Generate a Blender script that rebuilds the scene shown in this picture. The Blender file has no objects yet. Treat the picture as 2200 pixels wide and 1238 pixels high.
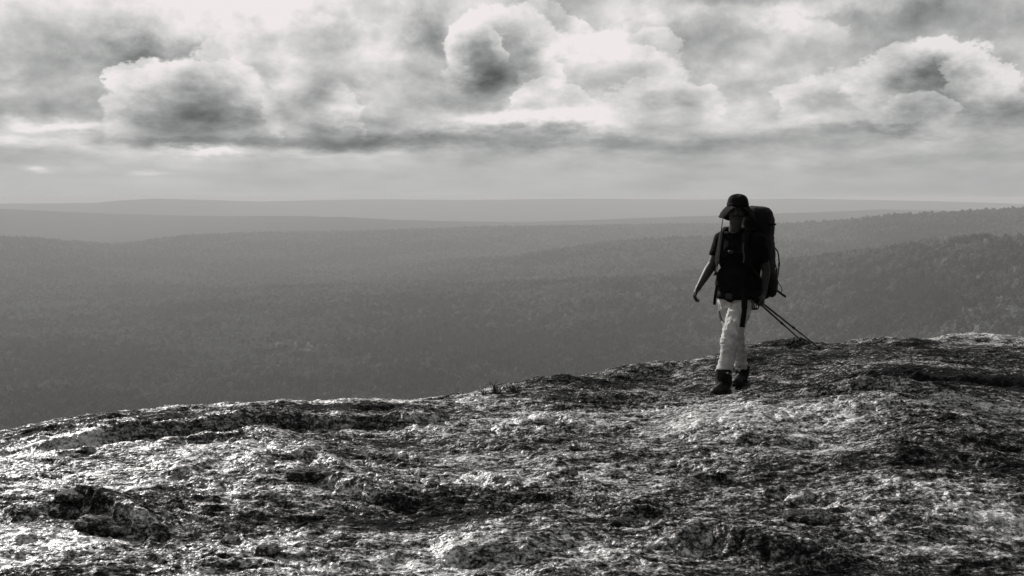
import bpy, bmesh, math, random
import numpy as np
from mathutils import Vector, Matrix, noise as mnoise

random.seed(7)
np.random.seed(7)
scene = bpy.context.scene
COL = scene.collection
RAD = math.radians

# ------------------------------------------------------------------ camera
F = 2359.0                      # focal length in pixels of the 2200 px wide photograph
PITCH = RAD(4.73)               # camera tilted down a little
EYE = 1.78                      # eye height above the rock where the walker stands
cam_d = bpy.data.cameras.new('camera')
cam_d.sensor_width = 36.0
cam_d.lens = 36.0 * F / 2200.0
cam_d.clip_start = 0.05
cam_d.clip_end = 300000.0
cam = bpy.data.objects.new('camera', cam_d)
cam.location = (0, 0, EYE)
cam.rotation_euler = (RAD(90) - PITCH, 0, 0)
COL.objects.link(cam)
scene.camera = cam

def pix(px, py):
    """direction (not unit, y forward) of a pixel of the 2200x1238 photograph"""
    x = (px - 1100.0) / F
    u = (619.0 - py) / F
    return Vector((x, math.cos(PITCH) + u * math.sin(PITCH), -math.sin(PITCH) + u * math.cos(PITCH)))

def at(px, py, y):
    d = pix(px, py)
    return Vector((d.x * y / d.y, y, EYE + d.z * y / d.y))

def az_el(px, py):
    d = pix(px, py)
    return math.atan2(d.x, d.y), math.atan2(d.z, math.hypot(d.x, d.y))

# ------------------------------------------------------------------ light
SUN_AZ = -38.0                  # degrees, to the left of the view direction, beyond the walker
SUN_EL = 28.0
sun_dir = Vector((math.sin(RAD(SUN_AZ)) * math.cos(RAD(SUN_EL)), math.cos(RAD(SUN_AZ)) * math.cos(RAD(SUN_EL)), math.sin(RAD(SUN_EL))))
sl = bpy.data.lights.new('sun', 'SUN')
sl.energy = 5.0
sl.angle = RAD(1.0)
sl.color = (1.0, 0.97, 0.945)
so = bpy.data.objects.new('sun', sl)
so.rotation_euler = sun_dir.to_track_quat('Z', 'Y').to_euler()
so.location = (-20, 18, 18)
COL.objects.link(so)

vs = scene.view_settings
vs.view_transform = 'Standard'
vs.look = 'None'
vs.exposure = 0.0
vs.gamma = 1.0
vs.use_curve_mapping = False
cy = scene.cycles
cy.use_denoising = True
cy.use_adaptive_sampling = True
cy.adaptive_threshold = 0.015
cy.max_bounces = 4
cy.diffuse_bounces = 2
cy.glossy_bounces = 2
cy.volume_bounces = 0
cy.transparent_max_bounces = 8
cy.sample_clamp_indirect = 4.0

# ------------------------------------------------------------------ node helper
class NT:
    def __init__(self, tree):
        self.t = tree; self.n = tree.nodes; self.l = tree.links
    def node(self, typ, **kw):
        nd = self.n.new(typ)
        for k, v in kw.items():
            setattr(nd, k, v)
        return nd
    def put(self, sock, v):
        if hasattr(v, 'is_output'):
            self.l.new(v, sock)
        elif v is not None:
            sock.default_value = v
    def math(self, op, a, b=None, c=None, clamp=False):
        nd = self.node('ShaderNodeMath', operation=op, use_clamp=clamp)
        self.put(nd.inputs[0], a)
        if b is not None: self.put(nd.inputs[1], b)
        if c is not None: self.put(nd.inputs[2], c)
        return nd.outputs[0]
    def vec(self, op, a, b=None, c=None):
        nd = self.node('ShaderNodeVectorMath', operation=op)
        self.put(nd.inputs[0], a)
        if b is not None:
            self.put(nd.inputs[3 if op == 'SCALE' else 1], b)
        if c is not None: self.put(nd.inputs[2], c)
        return nd.outputs[1] if op in ('DOT_PRODUCT', 'LENGTH', 'DISTANCE') else nd.outputs[0]
    def noise(self, v, scale, detail=4.0, rough=0.5, lac=2.0, color=False, dim='3D', dist=0.0, typ=None):
        nd = self.node('ShaderNodeTexNoise', noise_dimensions=dim)
        if typ: nd.noise_type = typ
        self.put(nd.inputs['Vector'], v)
        nd.inputs['Scale'].default_value = scale
        nd.inputs['Detail'].default_value = detail
        nd.inputs['Roughness'].default_value = rough
        nd.inputs['Lacunarity'].default_value = lac
        nd.inputs['Distortion'].default_value = dist
        return nd.outputs['Color'] if color else nd.outputs[0]
    def smooth(self, v, a, b, lo=0.0, hi=1.0):
        nd = self.node('ShaderNodeMapRange', interpolation_type='SMOOTHSTEP')
        self.put(nd.inputs[0], v)
        nd.inputs[1].default_value = a; nd.inputs[2].default_value = b
        nd.inputs[3].default_value = lo; nd.inputs[4].default_value = hi
        return nd.outputs[0]
    def comb(self, x, y, z):
        nd = self.node('ShaderNodeCombineXYZ')
        for i, v in enumerate((x, y, z)): self.put(nd.inputs[i], v)
        return nd.outputs[0]
    def mix(self, f, a, b):
        nd = self.node('ShaderNodeMix', data_type='RGBA')
        self.put(nd.inputs[0], f); self.put(nd.inputs[6], a); self.put(nd.inputs[7], b)
        return nd.outputs[2]
    def mixf(self, f, a, b):
        nd = self.node('ShaderNodeMix', data_type='FLOAT')
        self.put(nd.inputs[0], f); self.put(nd.inputs[2], a); self.put(nd.inputs[3], b)
        return nd.outputs[0]
    def ramp(self, v, stops):
        nd = self.node('ShaderNodeValToRGB')
        els = nd.color_ramp.elements
        while len(els) > 1: els.remove(els[0])
        els[0].position = stops[0][0]; els[0].color = stops[0][1]
        for p, c in stops[1:]:
            e = els.new(p); e.color = c
        self.put(nd.inputs[0], v)
        return nd.outputs[0]

def lin(s):
    s = s / 255.0
    return s / 12.92 if s <= 0.04045 else ((s + 0.055) / 1.055) ** 2.4

# ------------------------------------------------------------------ sky
def build_sky():
    w = bpy.data.worlds.new('World')
    scene.world = w
    w.use_nodes = True
    w.cycles.sampling_method = 'MANUAL'
    w.cycles.sample_map_resolution = 512
    t = NT(w.node_tree)
    for n in list(t.n): t.n.remove(n)
    out = t.node('ShaderNodeOutputWorld')
    bg = t.node('ShaderNodeBackground')
    t.l.new(bg.outputs[0], out.inputs[0])
    d = t.node('ShaderNodeTexCoord').outputs['Generated']
    sep = t.node('ShaderNodeSeparateXYZ'); t.l.new(d, sep.inputs[0])
    x, y, z = sep.outputs
    # clear sky between the clouds, seen without colour
    sky = t.node('ShaderNodeTexSky', sky_type='NISHITA')
    sky.sun_disc = False
    sky.sun_elevation = RAD(SUN_EL)
    sky.sun_rotation = RAD(SUN_AZ)
    sky.air_density = 1.6; sky.dust_density = 2.5
    bw = t.node('ShaderNodeRGBToBW'); t.l.new(sky.outputs[0], bw.inputs[0])
    clear = t.math('MULTIPLY', bw.outputs[0], 0.060)
    clear = t.math('MINIMUM', clear, 0.62)
    # cloud coordinates: azimuth and elevation, elevation stretched so that the
    # cloud decks flatten towards the horizon
    zc = t.math('MAXIMUM', z, 0.0)
    hx = t.vec('NORMALIZE', t.comb(x, y, 0.0))
    wv = t.math('MULTIPLY', t.math('LOGARITHM', t.math('ADD', zc, 0.045), 2.718282), 0.26)
    P = t.vec('ADD', hx, t.comb(0.0, 0.0, wv))
    az = t.math('ARCTAN2', x, y)
    el = t.math('ARCSINE', zc)
    # fractal warp of the cloud outlines: puffs within puffs
    wn = t.noise(P, 7.5, 8.0, 0.64, 2.1, color=True)
    wn = t.vec('SUBTRACT', wn, (0.5, 0.5, 0.5))
    flat = t.smooth(zc, 0.0, 0.07, 0.12, 1.0)
    sw = t.node('ShaderNodeSeparateXYZ'); t.l.new(wn, sw.inputs[0])
    A = t.comb(t.math('MULTIPLY_ADD', sw.outputs[0], 0.125, az),
               t.math('MULTIPLY_ADD', t.math('MULTIPLY', sw.outputs[1], 0.074), flat, el), 0.0)
    # relief of the billows: the same fractal read a little towards the light
    n0 = t.noise(P, 7.0, 7.0, 0.55, 2.1)
    n1 = t.noise(t.vec('ADD', P, (-0.022, 0.0, 0.026)), 7.0, 7.0, 0.55, 2.1)
    relief = t.math('MULTIPLY', t.math('SUBTRACT', n0, n1), t.smooth(zc, 0.005, 0.09, 0.25, 1.0))
    big = t.noise(P, 3.2, 3.0, 0.5)

    def place(px, py, rx, ry):
        a, e = az_el(px, py)
        sx, sy = F / rx, F / ry
        return (sx, sy, 0.0), (-a * sx, -e * sy, 0.0)

    acc = t.math('MULTIPLY_ADD', t.math('SUBTRACT', big, 0.5), 0.14, 0.0)
    acc = t.math('MULTIPLY_ADD', relief, 0.9, acc)
    acc = t.math('MULTIPLY_ADD', t.math('SUBTRACT', n0, 0.5), 0.20, acc)
    for (px, py, rx, ry, amp) in SOFT:
        m, o = place(px, py, rx, ry)
        v = t.vec('MULTIPLY_ADD', A, m, o)
        q = t.vec('DOT_PRODUCT', v, v)
        acc = t.math('MULTIPLY_ADD', t.math('POWER', 0.36788, q), amp, acc)
    val = t.math('ADD', acc, BASE)
    # crisp-edged cumulus heads: bright rim, shaded body, fading downwards
    for (px, py, rx, ry, rim, core, op) in HEADS:
        m, o = place(px, py, rx, ry)
        v = t.vec('MULTIPLY_ADD', A, m, o)
        r = t.vec('LENGTH', v)
        s2 = t.node('ShaderNodeSeparateXYZ'); t.l.new(v, s2.inputs[0])
        body = t.smooth(r, 0.25, 0.95, core, rim)
        body = t.math('MULTIPLY_ADD', relief, 1.15, body)
        mask = t.math('MULTIPLY', t.smooth(r, 0.93, 1.03, 1.0, 0.0), t.smooth(s2.outputs[1], -0.75, 0.25, 0.0, op))
        val = t.mixf(mask, val, body)
    for (px, py, rx, ry, amp) in DARK:
        m, o = place(px, py, rx, ry)
        v = t.vec('MULTIPLY_ADD', A, m, o)
        q = t.vec('DOT_PRODUCT', v, v)
        val = t.math('MULTIPLY_ADD', t.math('POWER', 0.36788, q), amp, val)
    # value is display-like (0..1); turn into light
    val = t.math('MAXIMUM', t.math('MINIMUM', val, 0.935), 0.25)
    light = t.math('POWER', val, 2.2)
    # pale, even air close to the horizon
    hor = t.smooth(el, 0.0, 0.045, 0.0, 1.0)
    airy = t.math('MULTIPLY_ADD', t.math('SUBTRACT', t.noise(P, 12.0, 3.0, 0.5), 0.5), 0.14, 0.495)
    light = t.mixf(t.math('MULTIPLY_ADD', hor, 0.75, 0.25), airy, light)
    # cloud cover thins out in places and lets the clear sky through
    cover = t.smooth(t.math('ADD', big, t.math('MULTIPLY', n0, 0.5)), 0.42, 0.62, 0.72, 1.0)
    light = t.mixf(cover, clear, light)
    # overcast sky is brighter around the sun than away from it
    sd = t.vec('DOT_PRODUCT', d, tuple(sun_dir))
    glow = t.math('MULTIPLY_ADD', t.smooth(sd, -0.6, 0.75), 0.80, 0.20)
    light = t.math('MULTIPLY', light, glow)
    # faint warm highlights, faint green-grey mid tones of the toned print
    col = t.ramp(light, [(0.0, (0.97, 0.985, 1.0, 1)), (0.42, (0.985, 1.0, 0.985, 1)), (0.60, (1.0, 0.992, 0.98, 1)), (0.85, (1.0, 0.95, 0.942, 1))])
    colv = t.vec('SCALE', col, light)
    t.l.new(colv, bg.inputs[0])
    bg.inputs[1].default_value = 1.0

BASE = 0.735
SOFT = [
    # px, py, radius x, radius y, amplitude (display units)
    (335, 108, 75, 34, -0.30), (905, 60, 50, 60, -0.24), (475, 92, 60, 18, -0.22), (250, 150, 60, 60, -0.08),
    (200, -20, 420, 62, 0.20), (640, -15, 260, 40, 0.14),
    (90, 175, 210, 70, -0.02), (165, 268, 55, 16, 0.20), (60, 262, 45, 14, 0.14), (110, 255, 24, 12, 0.1),
    (60, 310, 150, 16, 0.14), (430, 332, 75, 13, 0.24), (60, 368, 30, 6, 0.2), (310, 372, 40, 6, 0.14),
    (560, 150, 230, 70, 0.04), (700, 140, 130, 50, 0.07), (665, 222, 75, 32, 0.24), (770, 110, 90, 60, 0.10), (690, 60, 80, 30, -0.06),
    (1120, 262, 190, 20, 0.24), (1260, 232, 80, 36, 0.16), (1320, 100, 200, 40, 0.06), (1500, 215, 100, 45, 0.08),
    (1650, 8, 260, 22, 0.22), (1700, 272, 150, 28, 0.12), (1830, 190, 140, 50, 0.08),
    (1180, 312, 330, 20, -0.15), (1620, 300, 200, 18, -0.05), (420, 304, 180, 12, -0.20), (780, 310, 170, 20, -0.19),
    (2080, 40, 260, 55, -0.06), (1900, 45, 150, 26, -0.06), (1980, 340, 300, 16, -0.03), (700, 340, 200, 8, 0.06),
]
HEADS = [
    # px, py, rx, ry, rim, core, opacity; back to front
    (1560, 95, 250, 85, 0.86, 0.68, 0.75),
    (1160, 60, 110, 60, 0.90, 0.76, 0.8), (1400, 105, 90, 55, 0.90, 0.76, 0.8), (330, 190, 80, 75, 0.87, 0.70, 0.8), (560, 165, 110, 65, 0.88, 0.74, 0.8),
    (640, 120, 190, 85, 0.86, 0.74, 0.85),
    (1290, 165, 190, 105, 0.91, 0.76, 0.9),
    (1080, 130, 140, 125, 0.92, 0.60, 0.95),
    (430, 240, 190, 130, 0.88, 0.60, 0.95),
    (690, 255, 120, 80, 0.88, 0.70, 0.8),
    (1430, 225, 130, 75, 0.88, 0.74, 0.8),
    (1840, 235, 150, 85, 0.90, 0.76, 0.9),
    (2010, 195, 170, 105, 0.91, 0.60, 0.95),
    (1985, 250, 80, 50, 0.86, 0.74, 0.7), (1005, 95, 70, 60, 0.92, 0.72, 0.75), (1180, 215, 90, 50, 0.92, 0.80, 0.7), (2120, 170, 70, 55, 0.88, 0.70, 0.7),
]
DARK = [
    (1035, 165, 62, 50, -0.20), 
    (430, 250, 95, 36, -0.14), (2035, 168, 65, 36, -0.20), (2110, 238, 110, 26, -0.17), (740, 278, 60, 24, -0.16),
    (1670, 75, 60, 24, -0.10), (1920, 288, 130, 11, -0.12),
]
build_sky()

# ------------------------------------------------------------------ numpy noise
_rs = np.random.RandomState(11)
_perm = np.concatenate([_rs.permutation(512)] * 2)
_ga = _rs.rand(512) * 2 * np.pi
_gx, _gy = np.cos(_ga), np.sin(_ga)

def perlin(x, y, seed=0):
    x = x + seed * 17.31; y = y - seed * 9.77
    xi = np.floor(x).astype(np.int64); yi = np.floor(y).astype(np.int64)
    xf = x - xi; yf = y - yi
    u = xf * xf * xf * (xf * (xf * 6 - 15) + 10)
    v = yf * yf * yf * (yf * (yf * 6 - 15) + 10)
    def g(ix, iy, dx, dy):
        h = _perm[(_perm[ix & 511] + iy) & 511]
        return _gx[h] * dx + _gy[h] * dy
    a = g(xi, yi, xf, yf); b = g(xi + 1, yi, xf - 1, yf)
    c = g(xi, yi + 1, xf, yf - 1); d = g(xi + 1, yi + 1, xf - 1, yf - 1)
    return ((a * (1 - u) + b * u) * (1 - v) + (c * (1 - u) + d * u) * v) * 1.5

def fbm(x, y, octv=4, gain=0.5, lac=2.03, seed=0):
    s = np.zeros_like(x); a = 1.0
    for i in range(octv):
        s += a * perlin(x, y, seed + i * 3)
        x = x * lac; y = y * lac; a *= gain
    return s

def sstep(v, a, b):
    t = np.clip((v - a) / (b - a), 0, 1)
    return t * t * (3 - 2 * t)

def grid_mesh(name, X, Y, Z, wrap=True):
    """rows x cols vertex grid to a mesh; columns close up round the circle"""
    nr, nc = X.shape
    co = np.stack([X, Y, Z], -1).reshape(-1, 3).astype(np.float32)
    r = np.arange(nr - 1)[:, None]; c = np.arange(nc if wrap else nc - 1)[None, :]
    c2 = (c + 1) % nc
    q = np.stack([r * nc + c, r * nc + c2, (r + 1) * nc + c2, (r + 1) * nc + c], -1).reshape(-1, 4)
    q = q[:, ::-1]
    me = bpy.data.meshes.new(name)
    me.vertices.add(len(co)); me.vertices.foreach_set('co', co.ravel())
    me.loops.add(q.size); me.loops.foreach_set('vertex_index', q.ravel().astype(np.int32))
    me.polygons.add(len(q))
    me.polygons.foreach_set('loop_start', np.arange(0, q.size, 4, dtype=np.int32))
    me.polygons.foreach_set('loop_total', np.full(len(q), 4, dtype=np.int32))
    me.polygons.foreach_set('use_smooth', np.ones(len(q), dtype=bool))
    me.update(calc_edges=True)
    return me

def material(name):
    m = bpy.data.materials.new(name); m.use_nodes = True
    t = NT(m.node_tree)
    b = [n for n in t.n if n.type == 'BSDF_PRINCIPLED'][0]
    return m, t, b

LATER = []
def link(name, me, mat=None, parent=None, **props):
    o = bpy.data.objects.new(name, me)
    if name in ('rock_dome', 'forest'):
        LATER.append(o)               # heavy sheets join the scene last, keeps the script quick
    else:
        COL.objects.link(o)
    if mat is not None: me.materials.append(mat)
    if parent is not None: o.parent = parent
    for k, v in props.items(): o[k] = v
    return o

# ------------------------------------------------------------------ hills and valley
BASE_Z = -288.0
RIDGES = [
    # distance m, half width m (near side, far side), allowance for trees, skyline pixels
    (2750, 900, 700, 12, [(-600, 690), (0, 668), (300, 664), (550, 645), (800, 632), (1100, 618), (1400, 599), (1676, 563), (1807, 547), (1976, 520), (2091, 507), (2200, 511), (2700, 540)]),
    (4100, 800, 700, 12, [(-600, 600), (400, 596), (600, 582), (850, 567), (1100, 553), (1300, 522), (1436, 511), (1600, 508), (1800, 520), (2200, 520), (2700, 515)]),
    (5600, 1100, 900, 12, [(-600, 492), (0, 508), (90, 512), (140, 519), (240, 527), (300, 520), (400, 507), (525, 500), (750, 498), (900, 493), (1100, 487), (1400, 482), (1560, 480), (1676, 482), (1791, 474), (1927, 460), (2050, 455), (2200, 447), (2700, 432)]),
    (8600, 1400, 1400, 10, [(-600, 452), (0, 446), (250, 457), (450, 462), (650, 462), (750, 464), (850, 470), (1100, 476), (1500, 462), (1900, 448), (2200, 452), (2700, 450)]),
    (14000, 2200, 2500, 0, [(-600, 440), (0, 438), (200, 436), (270, 430), (340, 427), (450, 430), (550, 433), (700, 430), (800, 428), (1000, 430), (1250, 427), (1500, 429), (1700, 427), (1950, 431), (2200, 438), (2700, 436)]),
]
_ridge = []
for R, wn_, wf_, tall, pts in RIDGES:
    a = np.array([math.atan2(pix(*p).x, pix(*p).y) for p in pts])
    tn = np.array([pix(*p).z / math.hypot(pix(*p).x, pix(*p).y) for p in pts])
    _ridge.append((R, wn_, wf_, tall, a, tn))

def terrain_z(x, y):
    r = np.hypot(x, y); az = np.arctan2(x, y)
    base = BASE_Z + 9.0 * fbm(x / 900.0, y / 900.0, 4, 0.5, seed=5) - 6
    h = np.zeros_like(r)
    keep = np.zeros_like(r)
    for R, wn_, wf_, tall, a, tn in _ridge:
        # the crest line wanders in depth
        Rw = R * (1 + 0.05 * np.sin(az * 7.0 + R) + 0.03 * np.sin(az * 17.0 + R * 0.7))
        if R == 2750:                       # so does the wooded hill in front of it
            Rw = Rw * (1 - 0.22 * sstep(az, 0.18, 0.42))
        if R == 5600:                       # this range swings nearer towards the right
            Rw = Rw * (1 - 0.22 * sstep(az, 0.12, 0.40))
        zr = EYE + np.interp(az, a, tn) * Rw - tall
        far = np.abs(az) > 0.62
        zr = np.where(far, zr + 14 * np.sin(az * 9 + R) * sstep(np.abs(az), 0.62, 0.9), zr)
        d = r - Rw
        e = np.exp(-(d / np.where(d < 0, wn_, wf_)) ** 2)
        h = np.maximum(h, (zr - BASE_Z) * e)
        keep = np.maximum(keep, e)
    rough = fbm(x / 420.0, y / 420.0, 4, 0.5, seed=9) * 17.0 * (1 - 0.85 * keep)
    rough += fbm(x / 120.0, y / 120.0, 3, 0.5, seed=19) * 1.6
    return np.maximum(base, BASE_Z + h) * 0.5 + (BASE_Z + h + (base - BASE_Z) * np.exp(-h / 40.0)) * 0.5 + rough

def bare_mask(x, y):
    """pale rock clearings in the forest"""
    m = np.zeros_like(x)
    for px, py, dist, rx, ry in CLEAR:
        p = at(px, py, dist)
        q = ((x - p.x) / rx) ** 2 + ((y - p.y) / ry) ** 2 + 1.3 * fbm(x / 26.0, y / 26.0, 4, 0.65, seed=31)
        m = np.maximum(m, 1 - sstep(q, 0.5, 1.1))
    return m

CLEAR = [(640, 722, 2010, 55, 70), (2075, 541, 2560, 26, 26)]

def build_terrain():
    a_dense = np.linspace(-0.66, 0.66, 560)
    a_rest = np.linspace(0.66, 2 * np.pi - 0.66, 140)[1:-1]
    a = np.concatenate([a_dense, a_rest])
    r = np.concatenate([np.linspace(60, 500, 8)[:-1], np.geomspace(500, 21000, 330), np.geomspace(21500, 120000, 24)])
    A, R = np.meshgrid(a, r)
    X, Y = R * np.sin(A), R * np.cos(A)
    Z = terrain_z(X, Y)
    me = grid_mesh('valley_and_hills', X, Y, Z)
    at_ = me.attributes.new('bare', 'FLOAT', 'POINT')
    at_.data.foreach_set('value', bare_mask(X, Y).ravel().astype(np.float32))
    m, t, b = material('forest_floor')
    g = t.node('ShaderNodeNewGeometry').outputs['Position']
    n1 = t.noise(g, 1 / 30.0, 5, 0.62)
    n2 = t.noise(g, 1 / 320.0, 4, 0.55)
    f = t.math('ADD', t.math('MULTIPLY', n1, 0.7), t.math('MULTIPLY', n2, 0.5))
    col = t.ramp(f, [(0.42, (0.002, 0.0022, 0.002, 1)), (0.62, (0.006, 0.0065, 0.006, 1)), (0.80, (0.018, 0.019, 0.0175, 1))])
    at2 = t.node('ShaderNodeAttribute', attribute_name='bare')
    col = t.mix(at2.outputs['Fac'], col, (0.11, 0.11, 0.107, 1))
    t.l.new(col, b.inputs['Base Color'])
    b.inputs['Roughness'].default_value = 0.95
    b.inputs['Specular IOR Level'].default_value = 0.0
    bp = t.node('ShaderNodeBump'); bp.inputs['Strength'].default_value = 0.9; bp.inputs['Distance'].default_value = 9.0
    t.l.new(n1, bp.inputs['Height']); t.l.new(bp.outputs[0], b.inputs['Normal'])
    link('hills', me, m, kind='structure')
    return float(Z.min())

LOW_Z = build_terrain()

# ------------------------------------------------------------------ forest (one mass far below)
def build_forest():
    pts = []
    for r0, r1, area in ((650, 1700, 62.0), (1700, 3500, 85.0), (3500, 6200, 200.0)):
        n = int(0.5 * (r1 * r1 - r0 * r0) * 1.16 / area)
        rr = np.sqrt(np.random.rand(n) * (r1 * r1 - r0 * r0) + r0 * r0)
        aa = (np.random.rand(n) - 0.5) * 1.16
        x, y = rr * np.sin(aa), rr * np.cos(aa)
        keep = (fbm(x / 70.0, y / 70.0, 3, 0.5, seed=44) > -0.42) & (bare_mask(x, y) < np.random.rand(n) * 1.25)
        x, y = x[keep], y[keep]
        pts.append(np.stack([x, y, terrain_z(x, y)], -1))
    P = np.concatenate(pts).astype(np.float32)
    me = bpy.data.meshes.new('forest')
    me.vertices.add(len(P)); me.vertices.foreach_set('co', P.ravel()); me.update()
    m, t, b = material('tree_crowns')
    oi = t.node('ShaderNodeObjectInfo').outputs['Random']
    g = t.node('ShaderNodeNewGeometry').outputs['Position']
    nz = t.noise(g, 0.35, 4, 0.6)
    v = t.math('ADD', t.math('MULTIPLY', nz, 0.35), t.math('MULTIPLY', t.noise(g, 1 / 55.0, 3, 0.55), 0.5))
    v = t.math('MULTIPLY_ADD', t.noise(g, 1 / 340.0, 3, 0.5), 0.6, v)
    v = t.math('SUBTRACT', t.math('MULTIPLY_ADD', oi, 0.14, v), 0.26)
    col = t.ramp(v, [(0.40, (0.004, 0.0042, 0.004, 1)), (0.52, (0.030, 0.032, 0.029, 1)), (0.66, (0.15, 0.154, 0.143, 1))])
    t.l.new(col, b.inputs['Base Color'])
    b.inputs['Roughness'].default_value = 0.8
    b.inputs['Specular IOR Level'].default_value = 0.03
    o = link('forest', me, m, kind='stuff', label='dense grey forest canopy filling the hazy valley')
    ng = bpy.data.node_groups.new('forest_crowns', 'GeometryNodeTree')
    ng.interface.new_socket('Geometry', in_out='INPUT', socket_type='NodeSocketGeometry')
    ng.interface.new_socket('Geometry', in_out='OUTPUT', socket_type='NodeSocketGeometry')
    N, L = ng.nodes, ng.links
    gi, go = N.new('NodeGroupInput'), N.new('NodeGroupOutput')
    def crown(sub, seed, squash):
        ico = N.new('GeometryNodeMeshIcoSphere'); ico.inputs['Radius'].default_value = 1.0; ico.inputs['Subdivisions'].default_value = sub
        nt = N.new('ShaderNodeTexNoise'); nt.noise_dimensions = '4D'
        nt.inputs['W'].default_value = seed; nt.inputs['Scale'].default_value = 1.7; nt.inputs['Detail'].default_value = 3.0; nt.inputs['Roughness'].default_value = 0.65
        sub_ = N.new('ShaderNodeMath'); sub_.operation = 'MULTIPLY_ADD'; sub_.inputs[1].default_value = 2.6; sub_.inputs[2].default_value = -1.25
        L.new(nt.outputs[0], sub_.inputs[0])
        nrm = N.new('GeometryNodeInputNormal')
        sc = N.new('ShaderNodeVectorMath'); sc.operation = 'SCALE'; L.new(nrm.outputs[0], sc.inputs[0]); L.new(sub_.outputs[0], sc.inputs[3])
        sp = N.new('GeometryNodeSetPosition'); L.new(ico.outputs[0], sp.inputs['Geometry']); L.new(sc.outputs[0], sp.inputs['Offset'])
        tr = N.new('GeometryNodeTransform'); tr.inputs['Scale'].default_value = (1.0, 1.0, squash); tr.inputs['Translation'].default_value = (0, 0, squash + 0.35)
        L.new(sp.outputs[0], tr.inputs['Geometry'])
        return tr.outputs[0]
    gti = N.new('GeometryNodeGeometryToInstance')
    for sub, seed, sq in ((4, 1.3, 0.9), (4, 5.1, 1.15), (4, 9.7, 0.75)):
        L.new(crown(sub, seed, sq), gti.inputs[0])
    iop = N.new('GeometryNodeInstanceOnPoints')
    L.new(gi.outputs[0], iop.inputs['Points']); L.new(gti.outputs[0], iop.inputs['Instance'])
    iop.inputs['Pick Instance'].default_value = True
    rs = N.new('FunctionNodeRandomValue'); rs.data_type = 'FLOAT_VECTOR'
    rs.inputs[0].default_value = (2.2, 2.2, 2.2); rs.inputs[1].default_value = (6.4, 6.4, 7.0)
    L.new(rs.outputs[0], iop.inputs['Scale'])
    rr = N.new('FunctionNodeRandomValue'); rr.data_type = 'FLOAT_VECTOR'
    rr.inputs[1].default_value = (0.2, 0.2, 6.28)
    L.new(rr.outputs[0], iop.inputs['Rotation'])
    sm = N.new('GeometryNodeSetMaterial'); sm.inputs['Material'].default_value = m
    L.new(iop.outputs[0], sm.inputs['Geometry']); L.new(sm.outputs[0], go.inputs[0])
    md = o.modifiers.new('crowns', 'NODES'); md.node_group = ng

build_forest()

# ------------------------------------------------------------------ haze
def build_haze():
    bm = bmesh.new(); bmesh.ops.create_cube(bm, size=1.0)
    S = 260000.0
    z0, z1 = LOW_Z - 1.5, EYE + 4.0
    for v in bm.verts:
        v.co = (v.co.x * S, v.co.y * S, z1 if v.co.z > 0 else z0)
    me = bpy.data.meshes.new('haze'); bm.to_mesh(me); bm.free()
    m = bpy.data.materials.new('haze'); m.use_nodes = True
    t = NT(m.node_tree)
    for n in list(t.n): t.n.remove(n)
    out = t.node('ShaderNodeOutputMaterial')
    pv = t.node('ShaderNodeVolumePrincipled')
    pv.inputs['Color'].default_value = (0.86, 0.865, 0.86, 1)
    pv.inputs['Density'].default_value = HAZE
    pv.inputs['Anisotropy'].default_value = 0.0
    t.l.new(pv.outputs[0], out.inputs['Volume'])
    o = link('haze', me, m, kind='stuff', label='pale even haze filling the valley air')
    o.display_type = 'WIRE'

HAZE = 1.34e-4
build_haze()

# ------------------------------------------------------------------ granite dome
CREST = [(0, 935), (130, 915), (250, 893), (400, 880), (540, 870), (660, 866), (830, 865), (960, 858), (1040, 849), (1120, 834), (1170, 822), (1300, 801), (1420, 781), (1500, 769), (1640, 744), (1760, 736), (1840, 728), (1960, 725), (2080, 728), (2200, 731)]
_cd = [pix(*p) for p in CREST]
CA = np.array([math.atan2(d.x, d.y) for d in _cd])
CT = np.array([d.z / math.hypot(d.x, d.y) for d in _cd])
CR = np.interp(CA, [-0.45, -0.2, 0.0, 0.15, 0.3, 0.45], [9.6, 9.4, 9.9, 11.2, 12.6, 13.6])
WALK = (1.97, 9.9)              # where the walker stands

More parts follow.
